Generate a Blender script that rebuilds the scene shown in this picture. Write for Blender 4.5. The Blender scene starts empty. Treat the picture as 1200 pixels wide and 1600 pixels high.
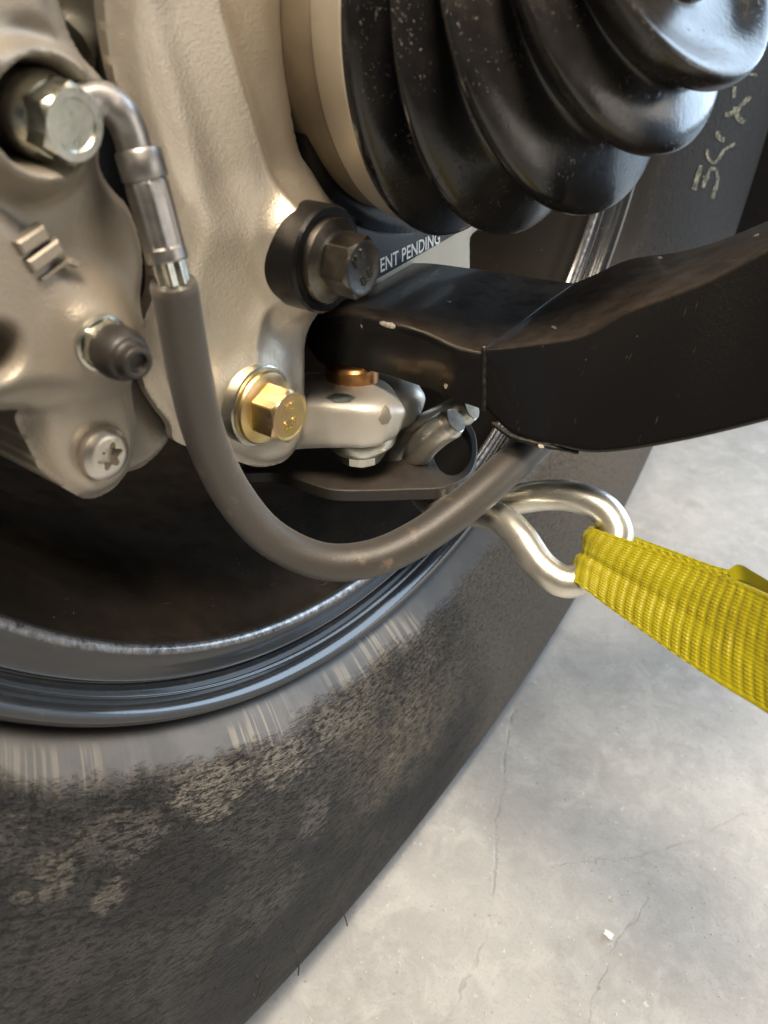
import bpy, bmesh, math, random
import numpy as np
from mathutils import Vector, Matrix
from mathutils.bvhtree import BVHTree
random.seed(7); RNG = np.random.default_rng(7)
SC = bpy.context.scene
COL = SC.collection
# ------------------------------------------------------------------ camera, world, lamps
F_PX = 1200.0                                   # focal length for a 1200 px wide frame
CAM = np.array([0.1309345, -0.1998492, 0.0088652])
YAW, PITCH = 2.1964543, 0.6104424
FW = np.array([math.cos(PITCH)*math.cos(YAW), math.cos(PITCH)*math.sin(YAW), -math.sin(PITCH)])
RT = np.cross(FW, [0, 0, 1]); RT /= np.linalg.norm(RT)
UP = np.cross(RT, FW)
cd = bpy.data.cameras.new('camera'); cam = bpy.data.objects.new('camera', cd); COL.objects.link(cam)
cam.matrix_world = Matrix(((RT[0], UP[0], -FW[0], CAM[0]), (RT[1], UP[1], -FW[1], CAM[1]), (RT[2], UP[2], -FW[2], CAM[2]), (0, 0, 0, 1)))
cd.sensor_fit = 'HORIZONTAL'; cd.sensor_width = 36; cd.lens = 36*F_PX/1200
cd.clip_start = 0.01; cd.clip_end = 100
cd.dof.use_dof = True; cd.dof.focus_distance = 0.235; cd.dof.aperture_fstop = 22
SC.camera = cam
w = bpy.data.worlds.new('World'); SC.world = w; w.use_nodes = True
w.node_tree.nodes['Background'].inputs[0].default_value = (0.85, 0.92, 1.0, 1)
w.node_tree.nodes['Background'].inputs[1].default_value = 0.02
SC.view_settings.view_transform = 'Standard'; SC.view_settings.look = 'None'
FLOOR_Z = -0.333
SC.view_settings.exposure = 0.18; SC.view_settings.gamma = 1

def lamp(name, loc, target, size, power, color, sizey=None):
    ld = bpy.data.lights.new(name, 'AREA'); o = bpy.data.objects.new(name, ld); COL.objects.link(o)
    ld.energy = power; ld.color = color; ld.shape = 'RECTANGLE'; ld.size = size; ld.size_y = sizey or size
    o.location = loc
    o.rotation_euler = (Vector(target)-Vector(loc)).to_track_quat('-Z', 'Y').to_euler()
    return o
tl = lamp('warm_tube_lamp', (0.34, -0.15, 1.05), (0.0, -0.2, 0.0), 0.08, 11.0, (1.0, 0.86, 0.69), 1.5)
tl.rotation_euler = (0, 0.28, 0)
lamp('work_lamp', (0.36, -0.40, 0.95), (0.0, -0.06, -0.12), 0.34, 20.0, (1.0, 0.84, 0.65))
lamp('shop_light', (1.7, 0.85, 0.10), (0.0, 0.0, -0.12), 1.3, 9.0, (1.0, 0.91, 0.80), 0.8)
lamp('doorway_light', (0.9, 2.1, 0.78), (0.35, 0.1, 0.1), 1.7, 72.0, (0.62, 0.80, 1.0), 2.1)

# ------------------------------------------------------------------ pixel helpers (photo 1200 x 1600)
def ray(px, py): return FW + (px-600)/F_PX*RT - (py-800)/F_PX*UP
def PX(px, py, x): a = ray(px, py); return CAM + (x-CAM[0])/a[0]*a      # onto a plane x = const
def PZ(px, py, z): a = ray(px, py); return CAM + (z-CAM[2])/a[2]*a
def PD(px, py, d): return CAM + d*ray(px, py)
# ------------------------------------------------------------------ object helpers
def tag(o, label=None, cat=None, group=None, kind=None):
    if label: o['label'] = label
    if cat: o['category'] = cat
    if group: o['group'] = group
    if kind: o['kind'] = kind
    return o
def thing(name, label, cat, loc=(0, 0, 0), group=None):
    o = bpy.data.objects.new(name, None); COL.objects.link(o); o.location = [float(c) for c in loc]
    o.empty_display_size = 0.01
    return tag(o, label, cat, group)
def wloc(o):
    p = np.zeros(3)
    while o is not None: p = p + np.array(o.location); o = o.parent
    return p
def mesh(name, V, Fc, mat, parent=None, sharp=40, uv=None, label=None):
    me = bpy.data.meshes.new(name)
    V = np.asarray(V, float)
    if parent is not None: V = V - wloc(parent)
    me.from_pydata(V.tolist(), [], [tuple(int(i) for i in f) for f in Fc])
    if uv is not None:
        l = me.uv_layers.new(name='UVMap')
        li = np.empty(len(me.loops), int); me.loops.foreach_get('vertex_index', li)
        l.data.foreach_set('uv', np.asarray(uv, np.float32)[li].ravel())
    me.update()
    bm = bmesh.new(); bm.from_mesh(me); bmesh.ops.recalc_face_normals(bm, faces=bm.faces); bm.to_mesh(me); bm.free()
    if sharp: me.shade_smooth(); me.set_sharp_from_angle(angle=math.radians(sharp))
    if mat: me.materials.append(mat)
    o = bpy.data.objects.new(name, me); COL.objects.link(o)
    if parent is not None: o.parent = parent
    if label: o['label'] = label
    return o
def cat_rom(P, n=8, closed=False):
    P = np.asarray(P, float); m = len(P)
    if closed: Q = np.vstack([P[-1:], P, P[:2]])
    else: Q = np.vstack([2*P[:1]-P[1:2], P, 2*P[-1:]-P[-2:-1]])
    out = []
    for i in range(1, len(Q)-2):
        a, b, c, d = Q[i-1:i+3]
        for k in range(n):
            t = k/n
            out.append(0.5*((2*b)+(-a+c)*t+(2*a-5*b+4*c-d)*t*t+(-a+3*b-3*c+d)*t**3))
    if not closed: out.append(P[-1])
    return np.array(out)
def frames(path):
    T = np.gradient(path, axis=0); T /= np.linalg.norm(T, axis=1)[:, None]
    n = np.cross(T[0], [0.31, 0.2, 0.93]); n /= np.linalg.norm(n); N = [n]
    for i in range(1, len(path)):
        n = N[-1]-T[i]*(N[-1]@T[i]); N.append(n/np.linalg.norm(n))
    N = np.array(N); return T, N, np.cross(T, N)
def tube_vf(path, r, seg=20, caps=True, n0=0, wob=None):
    path = np.asarray(path, float); T, N, B = frames(path); r = np.broadcast_to(np.asarray(r, float), (len(path),))
    V = []; Fc = []; UV = []
    s = np.concatenate([[0], np.cumsum(np.linalg.norm(np.diff(path, axis=0), axis=1))])
    for i in range(len(path)):
        for k in range(seg):
            a = 2*math.pi*k/seg; rr = r[i]*(1+(wob(s[i], a) if wob else 0))
            V.append(path[i]+rr*(math.cos(a)*N[i]+math.sin(a)*B[i])); UV.append((k/seg, s[i]))
    for i in range(len(path)-1):
        for k in range(seg):
            k2 = (k+1) % seg; Fc.append((n0+i*seg+k, n0+i*seg+k2, n0+(i+1)*seg+k2, n0+(i+1)*seg+k))
    if caps:
        for i, sg in ((0, -1), (len(path)-1, 1)):
            c = len(V); V.append(path[i]+T[i]*sg*r[i]*0.06); UV.append((0.5, s[i]))
            for k in range(seg): Fc.append((n0+c, n0+i*seg+k, n0+i*seg+(k+1) % seg))
    return V, Fc, UV
def tube(name, path, r, mat, parent=None, seg=20, caps=True, sharp=40, wob=None, label=None):
    V, Fc, UV = tube_vf(path, r, seg, caps, wob=wob); return mesh(name, V, Fc, mat, parent, sharp, UV, label)
def basis(axis, ref=(0, 0, 1)):
    a = np.asarray(axis, float); a = a/np.linalg.norm(a); e1 = np.cross(a, ref)
    if np.linalg.norm(e1) < 1e-3: e1 = np.cross(a, (0, 1, 0))
    e1 /= np.linalg.norm(e1); return a, e1, np.cross(a, e1)
def lathe_vf(prof, org, axis, seg=64, close=False, rfun=None, n0=0):
    """prof: (h along the axis, radius) pairs"""
    a, e1, e2 = basis(axis); V = []; Fc = []; UV = []; org = np.asarray(org, float); s = 0
    for i, (h, r) in enumerate(prof):
        if i: s += math.hypot(h-prof[i-1][0], r-prof[i-1][1])
        for k in range(seg):
            t = 2*math.pi*k/seg; hh, rr = (h, r) if rfun is None else rfun(i, h, r, t)
            V.append(org+a*hh+rr*(math.cos(t)*e1+math.sin(t)*e2)); UV.append((k/seg, s))
    m = len(prof)
    for i in range(m-1):
        for k in range(seg):
            k2 = (k+1) % seg; Fc.append((n0+i*seg+k, n0+i*seg+k2, n0+(i+1)*seg+k2, n0+(i+1)*seg+k))
    if close:
        for i in (0, m-1):
            if prof[i][1] > 1e-5:
                c = len(V); V.append(org+a*prof[i][0]); UV.append((0, 0))
                for k in range(seg): Fc.append((n0+c, n0+i*seg+k, n0+i*seg+(k+1) % seg))
    return V, Fc, UV
def lathe(name, prof, org, axis, mat, parent=None, seg=64, close=True, rfun=None, sharp=35, label=None):
    V, Fc, UV = lathe_vf(prof, org, axis, seg, close, rfun); return mesh(name, V, Fc, mat, parent, sharp, UV, label)
def hexr(t, ap, ph=0.0):
    d = ((t+ph+math.pi/6) % (math.pi/3))-math.pi/6; return ap/math.cos(d)
def hex_vf(org, axis, ap, h0, h1, ph=0, recess=0.0004, rec_r=0.78, cham=0.55):
    a, e1, e2 = basis(axis); org = np.asarray(org, float); seg = 96; V = []; Fc = []
    for ring in range(6):
        for k in range(seg):
            t = 2*math.pi*k/seg; rh = hexr(t, ap, ph); r0 = ap*0.985
            if ring == 0: r, h = rh, h0
            elif ring == 1: r, h = rh, h1-(rh-r0)*cham-0.00025
            elif ring == 2: r, h = r0, h1
            elif ring == 3: r, h = ap*rec_r*1.08, h1
            elif ring == 4: r, h = ap*rec_r, h1-recess
            else: r, h = ap*0.02, h1-recess
            V.append(org+a*h+r*(math.cos(t)*e1+math.sin(t)*e2))
    for i in range(5):
        for k in range(seg):
            k2 = (k+1) % seg; Fc.append((i*seg+k, i*seg+k2, (i+1)*seg+k2, (i+1)*seg+k))
    Fc.append(tuple(range(5*seg, 6*seg)))
    return V, Fc
def join(*parts):
    V = []; Fc = []
    for p in parts:
        n = len(V); V += list(p[0]); Fc += [tuple(i+n for i in f) for f in p[1]]
    return V, Fc
def sdf(poly, P):
    """signed distance of points P (n,2) to a closed polygon, negative inside"""
    a = poly; b = np.roll(poly, -1, 0); d2 = np.full(len(P), 1e9); ins = np.zeros(len(P), bool)
    for i in range(len(a)):
        e = b[i]-a[i]; q = P-a[i]; L = e@e
        if L < 1e-16: continue
        t = np.clip(q@e/L, 0, 1); d = q-t[:, None]*e; d2 = np.minimum(d2, (d*d).sum(1))
        c1 = (a[i][1] <= P[:, 1]) != (b[i][1] <= P[:, 1])
        xx = a[i][0]+(P[:, 1]-a[i][1])/(e[1] if abs(e[1]) > 1e-12 else 1e-12)*e[0]
        ins ^= c1 & (P[:, 0] < xx)
    d = np.sqrt(d2); return np.where(ins, -d, d)
def pdist(line, P):
    d2 = np.full(len(P), 1e9)
    for a, b in zip(line[:-1], line[1:]):
        e = b-a; q = P-a; t = np.clip(q@e/max(e@e, 1e-16), 0, 1); d = q-t[:, None]*e; d2 = np.minimum(d2, (d*d).sum(1))
    return np.sqrt(d2)
def yz(pts, x): return np.array([PX(p[0], p[1], x)[1:] for p in pts])
def relief(name, comps, mat, parent, step=0.0006, back=0.02, bumps=(), smooth=4, k=0.0008, label=None, sharp=60):
    """A cast piece facing +x: every component is a plateau (outline, height x, edge radius); they blend into one surface."""
    ox = lambda c: c['x']-(c.get('r', 0.002) if c.get('outline', True) else 0)
    polys = [cat_rom(yz(c['px'], ox(c)), 6, True) if c.get('spline', True) else yz(c['px'], ox(c)) for c in comps]
    lo = np.min([p.min(0) for p in polys], 0)-step*2; hi = np.max([p.max(0) for p in polys], 0)+step*2
    ny, nz = int((hi[0]-lo[0])/step)+1, int((hi[1]-lo[1])/step)+1
    gy, gz = np.meshgrid(lo[0]+np.arange(ny)*step, lo[1]+np.arange(nz)*step, indexing='ij')
    P = np.stack([gy.ravel(), gz.ravel()], 1)
    def usd(P):
        u = np.full(len(P), 1e9)
        for c, p in zip(comps, polys):
            if c.get('outline', True): u = np.minimum(u, sdf(p, P))
        return u
    def height(P):
        H = None
        for c, p in zip(comps, polys):
            if c.get('cut'): continue
            s = sdf(p, P); r = c.get('r', 0.002); d = np.clip(-s, 0, r)
            h = c['x'] - (r-np.sqrt(np.maximum(r*r-(r-d)**2, 0)))*c.get('ry', 1.0) - np.maximum(s, 0)*c.get('slope', 3.0)
            if 'tilt' in c: h = h+(P-p.mean(0))@np.array(c['tilt'])
            if H is None: H = h
            else:
                kk = c.get('k', k); t = np.clip(0.5+0.5*(h-H)/kk, 0, 1); H = H*(1-t)+h*t+kk*t*(1-t)
        for c, p in zip(comps, polys):
            if c.get('cut'):
                s = sdf(p, P); t = np.clip(0.5-s/c.get('r', 0.001)*0.5, 0, 1); t = t*t*(3-2*t); H = H-t*c['cut']
        return H
    sd = usd(P).reshape(ny, nz); ins = sd < 0
    fm = ins[:-1, :-1] & ins[1:, :-1] & ins[:-1, 1:] & ins[1:, 1:]
    used = np.zeros((ny, nz), int)
    for di in (0, 1):
        for dj in (0, 1): used[di:ny-1+di, dj:nz-1+dj] += fm
    bnd = ((used > 0) & (used < 4)).ravel()
    Q = P.copy(); e = step*0.2
    for it in range(2):
        s0 = usd(Q[bnd]); gx = (usd(Q[bnd]+[e, 0])-s0)/e; gyy = (usd(Q[bnd]+[0, e])-s0)/e
        g = np.stack([gx, gyy], 1); g /= np.maximum(np.linalg.norm(g, axis=1)[:, None], 0.3); Q[bnd] -= s0[:, None]*g
    H = height(Q).reshape(ny, nz)
    inner = used == 4
    for it in range(smooth):
        A = H.copy(); A[1:-1, 1:-1] = (H[:-2, 1:-1]+H[2:, 1:-1]+H[1:-1, :-2]+H[1:-1, 2:])/4; H = np.where(inner, A, H)
    for b in bumps:
        d = (pdist(cat_rom(yz(b['px'], b['x']), 6), Q)/b['w']).reshape(ny, nz); edge = np.clip(-usd(Q)/0.003, 0, 1).reshape(ny, nz)
        H = H+edge*b['h']*np.exp(-np.abs(d)**b.get('p', 2.0))
    um = used > 0; QG = Q.reshape(ny, nz, 2)
    def masked(A):
        W = um.astype(float); sh = A.shape; num = np.zeros(sh); den = np.zeros((ny, nz))
        for dx, dy in ((1, 0), (-1, 0), (0, 1), (0, -1)):
            Ws = np.roll(W, (dx, dy), (0, 1)); As = np.roll(A, (dx, dy), (0, 1)); den += Ws
            num += As*(Ws[..., None] if A.ndim == 3 else Ws)
        den = np.maximum(den, 1); return num/(den[..., None] if A.ndim == 3 else den)
    for it in range(4): H = np.where(um, 0.4*H+0.6*masked(H), H)
    for it in range(4): QG = np.where(inner[..., None], 0.5*QG+0.5*masked(QG), QG)
    Q = QG.reshape(-1, 2)
    idx = -np.ones((ny, nz), int); idx[used > 0] = np.arange((used > 0).sum())
    V = np.column_stack([H.ravel(), Q])[(used > 0).ravel()].tolist(); Fc = []
    ii, jj = np.nonzero(fm)
    Fc = np.stack([idx[ii, jj], idx[ii+1, jj], idx[ii+1, jj+1], idx[ii, jj+1]], 1).tolist()
    cnt = {}
    for f in Fc:
        for a, b in zip(f, f[1:]+f[:1]):
            if (b, a) in cnt: del cnt[(b, a)]
            else: cnt[(a, b)] = 1
    xb = min(v[0] for v in V)-back; mp = {}
    for (a, b) in cnt:
        for q in (a, b):
            if q not in mp: mp[q] = len(V); V.append([xb, V[q][1], V[q][2]])
        Fc.append([b, a, mp[a], mp[b]])
    return mesh(name, V, Fc, mat, parent, sharp, label=label)
def text_mesh(txt, size, depth, bold=0.0):
    cu = bpy.data.curves.new('text_curve', 'FONT'); cu.body = txt; cu.size = size; cu.extrude = depth; cu.offset = bold
    cu.align_x = 'CENTER'; cu.align_y = 'CENTER'; cu.resolution_u = 3
    o = bpy.data.objects.new('text_curve', cu); COL.objects.link(o)
    dg = bpy.context.evaluated_depsgraph_get(); me = bpy.data.meshes.new_from_object(o.evaluated_get(dg))
    V = np.array([v.co[:] for v in me.vertices]); Fc = [tuple(p.vertices) for p in me.polygons]
    bpy.data.objects.remove(o); bpy.data.curves.remove(cu); bpy.data.meshes.remove(me)
    return V, Fc
def place(Vf, org, ex, ey, ez):
    V, Fc = Vf; return np.asarray(org)+V[:, :1]*np.asarray(ex)+V[:, 1:2]*np.asarray(ey)+V[:, 2:3]*np.asarray(ez), Fc

# ------------------------------------------------------------------ materials
class NT:
    def __init__(s, name):
        s.m = bpy.data.materials.new(name); s.m.use_nodes = True; s.t = s.m.node_tree; s.n = s.t.nodes; s.l = s.t.links
        s.b = s.n['Principled BSDF']; s.tc = s.n.new('ShaderNodeTexCoord')
    def put(s, sock, v):
        if hasattr(v, 'is_linked'): s.l.new(v, sock)
        elif isinstance(v, (tuple, list)) and sock.type == 'RGBA': sock.default_value = tuple(v)+((1,) if len(v) == 3 else ())
        else: sock.default_value = v
    def node(s, typ, ins=(), **kw):
        n = s.n.new(typ)
        for k_, v in kw.items(): setattr(n, k_, v)
        for k_, v in dict(ins).items(): s.put(n.inputs[k_], v)
        return n
    def math(s, op, a, b=0.0, c=None, clamp=False):
        n = s.node('ShaderNodeMath', operation=op, use_clamp=clamp); s.put(n.inputs[0], a); s.put(n.inputs[1], b)
        if c is not None: s.put(n.inputs[2], c)
        return n.outputs[0]
    def co(s, scale=(1, 1, 1), uv=False):
        n = s.node('ShaderNodeMapping'); s.l.new(s.tc.outputs['UV' if uv else 'Object'], n.inputs[0]); n.inputs['Scale'].default_value = scale; return n.outputs[0]
    def noise(s, scale, detail=4, rough=0.6, vec=None, dist=0.0):
        return s.node('ShaderNodeTexNoise', {'Vector': vec or s.co(), 'Scale': scale, 'Detail': detail, 'Roughness': rough, 'Distortion': dist}).outputs[0]
    def voro(s, scale, vec=None, feature='F1', out=0):
        return s.node('ShaderNodeTexVoronoi', {'Vector': vec or s.co(), 'Scale': scale}, feature=feature).outputs[out]
    def ramp(s, x, a, b, interp='SMOOTHSTEP'):
        n = s.node('ShaderNodeMapRange', interpolation_type=interp, clamp=True) if interp != 'SMOOTHSTEP' else s.node('ShaderNodeMapRange', interpolation_type='SMOOTHSTEP')
        s.put(n.inputs[0], x); n.inputs[1].default_value = a; n.inputs[2].default_value = b; n.inputs[3].default_value = 0; n.inputs[4].default_value = 1
        return n.outputs[0]
    def lerp(s, x, a, b):
        n = s.node('ShaderNodeMapRange'); s.put(n.inputs[0], x); s.put(n.inputs[3], a); s.put(n.inputs[4], b); return n.outputs[0]
    def mix(s, f, a, b):
        n = s.node('ShaderNodeMix', data_type='RGBA'); s.put(n.inputs[0], f); s.put(n.inputs[6], a); s.put(n.inputs[7], b); return n.outputs[2]
    def bump(s, h, dist=0.0005, strength=1.0, prev=None):
        n = s.node('ShaderNodeBump', {'Height': h, 'Distance': dist, 'Strength': strength})
        if prev: s.l.new(prev, n.inputs['Normal'])
        return n.outputs[0]
    def out(s, color=None, rough=None, metal=None, normal=None, **kw):
        if color is not None: s.put(s.b.inputs['Base Color'], color)
        if rough is not None: s.put(s.b.inputs['Roughness'], rough)
        if metal is not None: s.put(s.b.inputs['Metallic'], metal)
        if normal is not None: s.l.new(normal, s.b.inputs['Normal'])
        for k_, v in kw.items(): s.put(s.b.inputs[k_.replace('_', ' ')], v)
        return s.m
def m_cast(name, c1, c2, rough, metal, grain=0.00006, gs=1400, brush=0.0):
    t = NT(name); big = t.noise(22, 5, 0.6); fine = t.math('ADD', t.noise(gs, 3, 0.7), t.math('MULTIPLY', t.noise(700, 4, 0.7), 0.5))
    col = t.mix(t.ramp(big, 0.3, 0.72), c1, c2)
    spk = t.ramp(t.noise(2600, 2, 0.5), 0.66, 0.74); col = t.mix(t.math('MULTIPLY', spk, 0.35), col, tuple(min(1, c*1.7) for c in c1))
    pit = t.ramp(t.voro(420), 0.10, 0.02); col = t.mix(t.math('MULTIPLY', pit, 0.25), col, tuple(c*0.4 for c in c1))
    stain = t.ramp(t.noise(75, 6, 0.7, dist=0.6), 0.58, 0.75); col = t.mix(t.math('MULTIPLY', stain, 0.22), col, tuple(c*0.5 for c in c2))
    r = t.lerp(t.noise(60, 5, 0.7), rough-0.12, rough+0.14)
    nb = t.bump(fine, grain, 1.0)
    nb = t.bump(t.noise(120, 4, 0.5), 0.00012, 0.5, nb)
    if brush: nb = t.bump(t.noise(500, 2, 0.5, t.co((1, 0.25, 6))), 0.00006, brush, nb)
    return t.out(col, r, metal, nb)
M = {}
M['upright'] = m_cast('cast_aluminium', (0.54, 0.485, 0.405), (0.66, 0.60, 0.51), 0.40, 0.85, 0.00011, brush=0.2)
M['caliper'] = m_cast('caliper_coating', (0.275, 0.243, 0.20), (0.34, 0.305, 0.255), 0.46, 0.5, 0.00010)
M['clevis'] = m_cast('worn_forged_aluminium', (0.62, 0.59, 0.53), (0.74, 0.71, 0.65), 0.42, 0.6, 0.00004)
M['block'] = m_cast('dull_aluminium_block', (0.40, 0.36, 0.29), (0.48, 0.44, 0.36), 0.5, 0.4, 0.00004)
M['patch'] = m_cast('worn_grey_metal', (0.26, 0.24, 0.20), (0.36, 0.33, 0.28), 0.5, 0.6, 0.00008)
M['olive'] = m_cast('dark_olive_bracket', (0.055, 0.052, 0.040), (0.085, 0.078, 0.060), 0.55, 0.3, 0.00006)
def m_plate(name, c1, c2, rough, metal=1.0, sc=180):
    t = NT(name); f = t.ramp(t.noise(sc, 5, 0.65, dist=0.5), 0.35, 0.68); col = t.mix(f, c1, c2)
    d = t.ramp(t.noise(sc*2.2, 4, 0.7), 0.62, 0.72); col = t.mix(t.math('MULTIPLY', d, 0.5), col, tuple(c*0.35 for c in c1))
    return t.out(col, t.lerp(t.noise(sc*1.5, 4), rough-0.08, rough+0.18), metal, t.bump(t.noise(sc*8, 3), 0.00005, 0.7))
M['zinc'] = m_plate('zinc_plating', (0.52, 0.53, 0.45), (0.68, 0.68, 0.62), 0.26)
M['yellow_zinc'] = m_plate('yellow_zinc_plating', (0.66, 0.52, 0.22), (0.62, 0.44, 0.29), 0.30, sc=150)
M['black_oxide'] = m_plate('black_oxide_steel', (0.12, 0.112, 0.10), (0.18, 0.168, 0.15), 0.30)
M['fitting'] = m_plate('hose_fitting_steel', (0.33, 0.32, 0.315), (0.41, 0.395, 0.385), 0.36)
M['copper'] = m_plate('copper_bush', (0.42, 0.20, 0.08), (0.56, 0.30, 0.13), 0.26)
M['hook'] = m_plate('hook_steel', (0.68, 0.66, 0.58), (0.80, 0.78, 0.71), 0.27, 0.85, sc=120)
M['cut_steel'] = m_plate('sheared_steel', (0.60, 0.57, 0.48), (0.80, 0.77, 0.67), 0.75, 0.0, 420)
M['torx'] = m_plate('stainless_screw', (0.50, 0.47, 0.42), (0.60, 0.57, 0.52), 0.34)
M['band'] = m_cast('boot_clamp_metal', (0.52, 0.46, 0.37), (0.62, 0.56, 0.47), 0.48, 0.6, 0.00003)
M['cup'] = m_cast('joint_cup_steel', (0.17, 0.135, 0.09), (0.31, 0.26, 0.185), 0.48, 0.45, 0.00005)
# glossy rubber boot, with dried grease flecks
t = NT('boot_rubber'); fl = t.math('MULTIPLY', t.ramp(t.noise(900, 4, 0.7), 0.60, 0.68), t.ramp(t.noise(55, 4, 0.6), 0.48, 0.62))
haze = t.ramp(t.noise(38, 5, 0.6), 0.35, 0.7)
M['boot'] = t.out(t.mix(t.math('MULTIPLY', fl, 0.5), t.mix(haze, (0.008, 0.008, 0.009), (0.022, 0.020, 0.018)), (0.20, 0.16, 0.10)),
                  t.math('ADD', t.lerp(haze, 0.17, 0.36), t.math('MULTIPLY', fl, 0.3)), 0.0, t.bump(t.noise(700, 3), 0.00006, 0.8, t.bump(fl, 0.0002, 0.6)), Specular_IOR_Level=0.6)
# matte brake hose cover
t = NT('hose_rubber'); ab = t.ramp(t.noise(95, 6, 0.7, t.co((1, 1, 1))), 0.56, 0.74)
M['hose'] = t.out(t.mix(t.math('MULTIPLY', ab, 0.6), (0.046, 0.042, 0.038), (0.22, 0.165, 0.115)), t.lerp(t.noise(200, 4), 0.34, 0.52), 0.0, t.bump(t.noise(1500, 4, 0.7), 0.00010, 0.9), Sheen_Weight=0.15)
# powder-coated black arm
def m_black(name, c, rough, dust=0.25, metal=0.0, side=0.15):
    t = NT(name); d = t.ramp(t.noise(70, 6, 0.75), 0.05, 0.85); sp = t.ramp(t.voro(330, out=0), 0.045, 0.02)
    pick = t.ramp(t.noise(160, 2), 0.55, 0.6)
    scr = t.ramp(t.noise(240, 3, 0.5, t.co((6, 0.4, 1))), 0.70, 0.76)
    gn = t.node('ShaderNodeSeparateXYZ', {0: t.node('ShaderNodeNewGeometry').outputs['Normal']}); dz = t.lerp(t.ramp(gn.outputs[2], 0.5, 0.85), side, 1.0)
    col = t.mix(t.math('MULTIPLY', t.math('MULTIPLY', d, dust), dz), c, (0.135, 0.10, 0.07)); col = t.mix(t.math('MULTIPLY', sp, t.math('MULTIPLY', pick, 0.8)), col, (0.42, 0.36, 0.28))
    col = t.mix(t.math('MULTIPLY', scr, 0.10), col, (0.3, 0.27, 0.22))
    return t.out(col, t.lerp(t.math('MULTIPLY', d, dz), rough, rough+0.42), metal, t.bump(t.noise(1300, 3, 0.6), 0.00007, 0.8, t.bump(t.noise(60, 3), 0.0002, 0.2)))
M['arm'] = m_black('black_powder_coat', (0.005, 0.005, 0.0055), 0.20, 0.36, side=0.02)
M['arm'].node_tree.nodes['Principled BSDF'].inputs['Coat Weight'].default_value = 0.35
M['arm'].node_tree.nodes['Principled BSDF'].inputs['Coat Roughness'].default_value = 0.12
M['weld'] = m_black('painted_weld', (0.006, 0.006, 0.006), 0.42, 0.2, side=0.02)
M['bracket'] = m_black('black_steel_strip', (0.016, 0.0145, 0.013), 0.40, 0.22)
M['anodised'] = m_black('black_anodised', (0.005, 0.005, 0.006), 0.20, 0.05)
t = NT('black_rim_paint'); o3 = t.node('ShaderNodeSeparateXYZ', {0: t.tc.outputs['Object']})
rad = t.math('SQRT', t.math('ADD', t.math('MULTIPLY', o3.outputs[1], o3.outputs[1]), t.math('MULTIPLY', o3.outputs[2], o3.outputs[2])))
lip_band = t.math('MULTIPLY', t.math('MULTIPLY', t.ramp(rad, 0.1818, 0.1824), t.ramp(rad, 0.1845, 0.1834)), t.ramp(t.noise(380, 5, 0.7), 0.34, 0.66))  # grainy band along the inner lip, paler and more metallic than the paint
dst = t.math('MULTIPLY', t.ramp(t.noise(300, 5, 0.7), 0.5, 0.75), 0.15)
M['rim'] = t.out(t.mix(lip_band, t.mix(dst, (0.016, 0.019, 0.024), (0.10, 0.09, 0.075)), (0.22, 0.22, 0.23)), t.lerp(lip_band, 0.17, 0.30), t.math('MULTIPLY', lip_band, 0.85), t.bump(t.noise(900, 3), 0.00003, 0.7), Coat_Weight=0.4, Coat_Roughness=0.06)
M['barrel'] = m_black('dusty_rim_barrel', (0.005, 0.0045, 0.004), 0.5, 0.16, side=0.04)
M['barrel'].node_tree.nodes['Principled BSDF'].inputs['Specular IOR Level'].default_value = 0.06
for k_ in ('arm', 'anodised'): M[k_].node_tree.nodes['Principled BSDF'].inputs['Specular IOR Level'].default_value = 0.3
t = NT('white_print'); M['print'] = t.out((0.80, 0.78, 0.74), 0.5, 0.2, t.bump(t.noise(2500, 3), 0.00003, 0.6))
t = NT('cap_rubber'); M['cap'] = t.out((0.022, 0.019, 0.017), t.lerp(t.noise(300, 4), 0.36, 0.55), 0.0, t.bump(t.noise(1400, 3), 0.00008, 0.7))
t = NT('bare_chip'); M['chip'] = t.out(t.mix(t.ramp(t.noise(900, 3), 0.4, 0.6), (0.32, 0.29, 0.24), (0.55, 0.52, 0.46)), 0.42, 0.6)
t = NT('yellow_crayon'); M['crayon'] = t.out(t.mix(t.ramp(t.noise(420, 4, 0.7), 0.42, 0.62), (0.03, 0.033, 0.03), (0.22, 0.215, 0.15)), 0.75, 0.0)
t = NT('paper'); M['paper'] = t.out((0.8, 0.8, 0.78), 0.8, 0.0)
# yellow webbing
t = NT('yellow_webbing'); dirt = t.ramp(t.noise(60, 6, 0.65, dist=0.4), 0.50, 0.78)
yc = t.mix(t.math('MULTIPLY', dirt, 0.45), (0.50, 0.45, 0.011), (0.35, 0.25, 0.02))
M['strap'] = t.out(yc, 0.40, 0.0, t.bump(t.noise(2600, 3), 0.00005, 0.7), Sheen_Weight=0.15)
tr = t.node('ShaderNodeBsdfTranslucent', {'Color': yc}); mx = t.node('ShaderNodeMixShader', {0: 0.38})
t.l.new(t.b.outputs[0], mx.inputs[1]); t.l.new(tr.outputs[0], mx.inputs[2]); t.l.new(mx.outputs[0], t.n['Material Output'].inputs[0])
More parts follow.
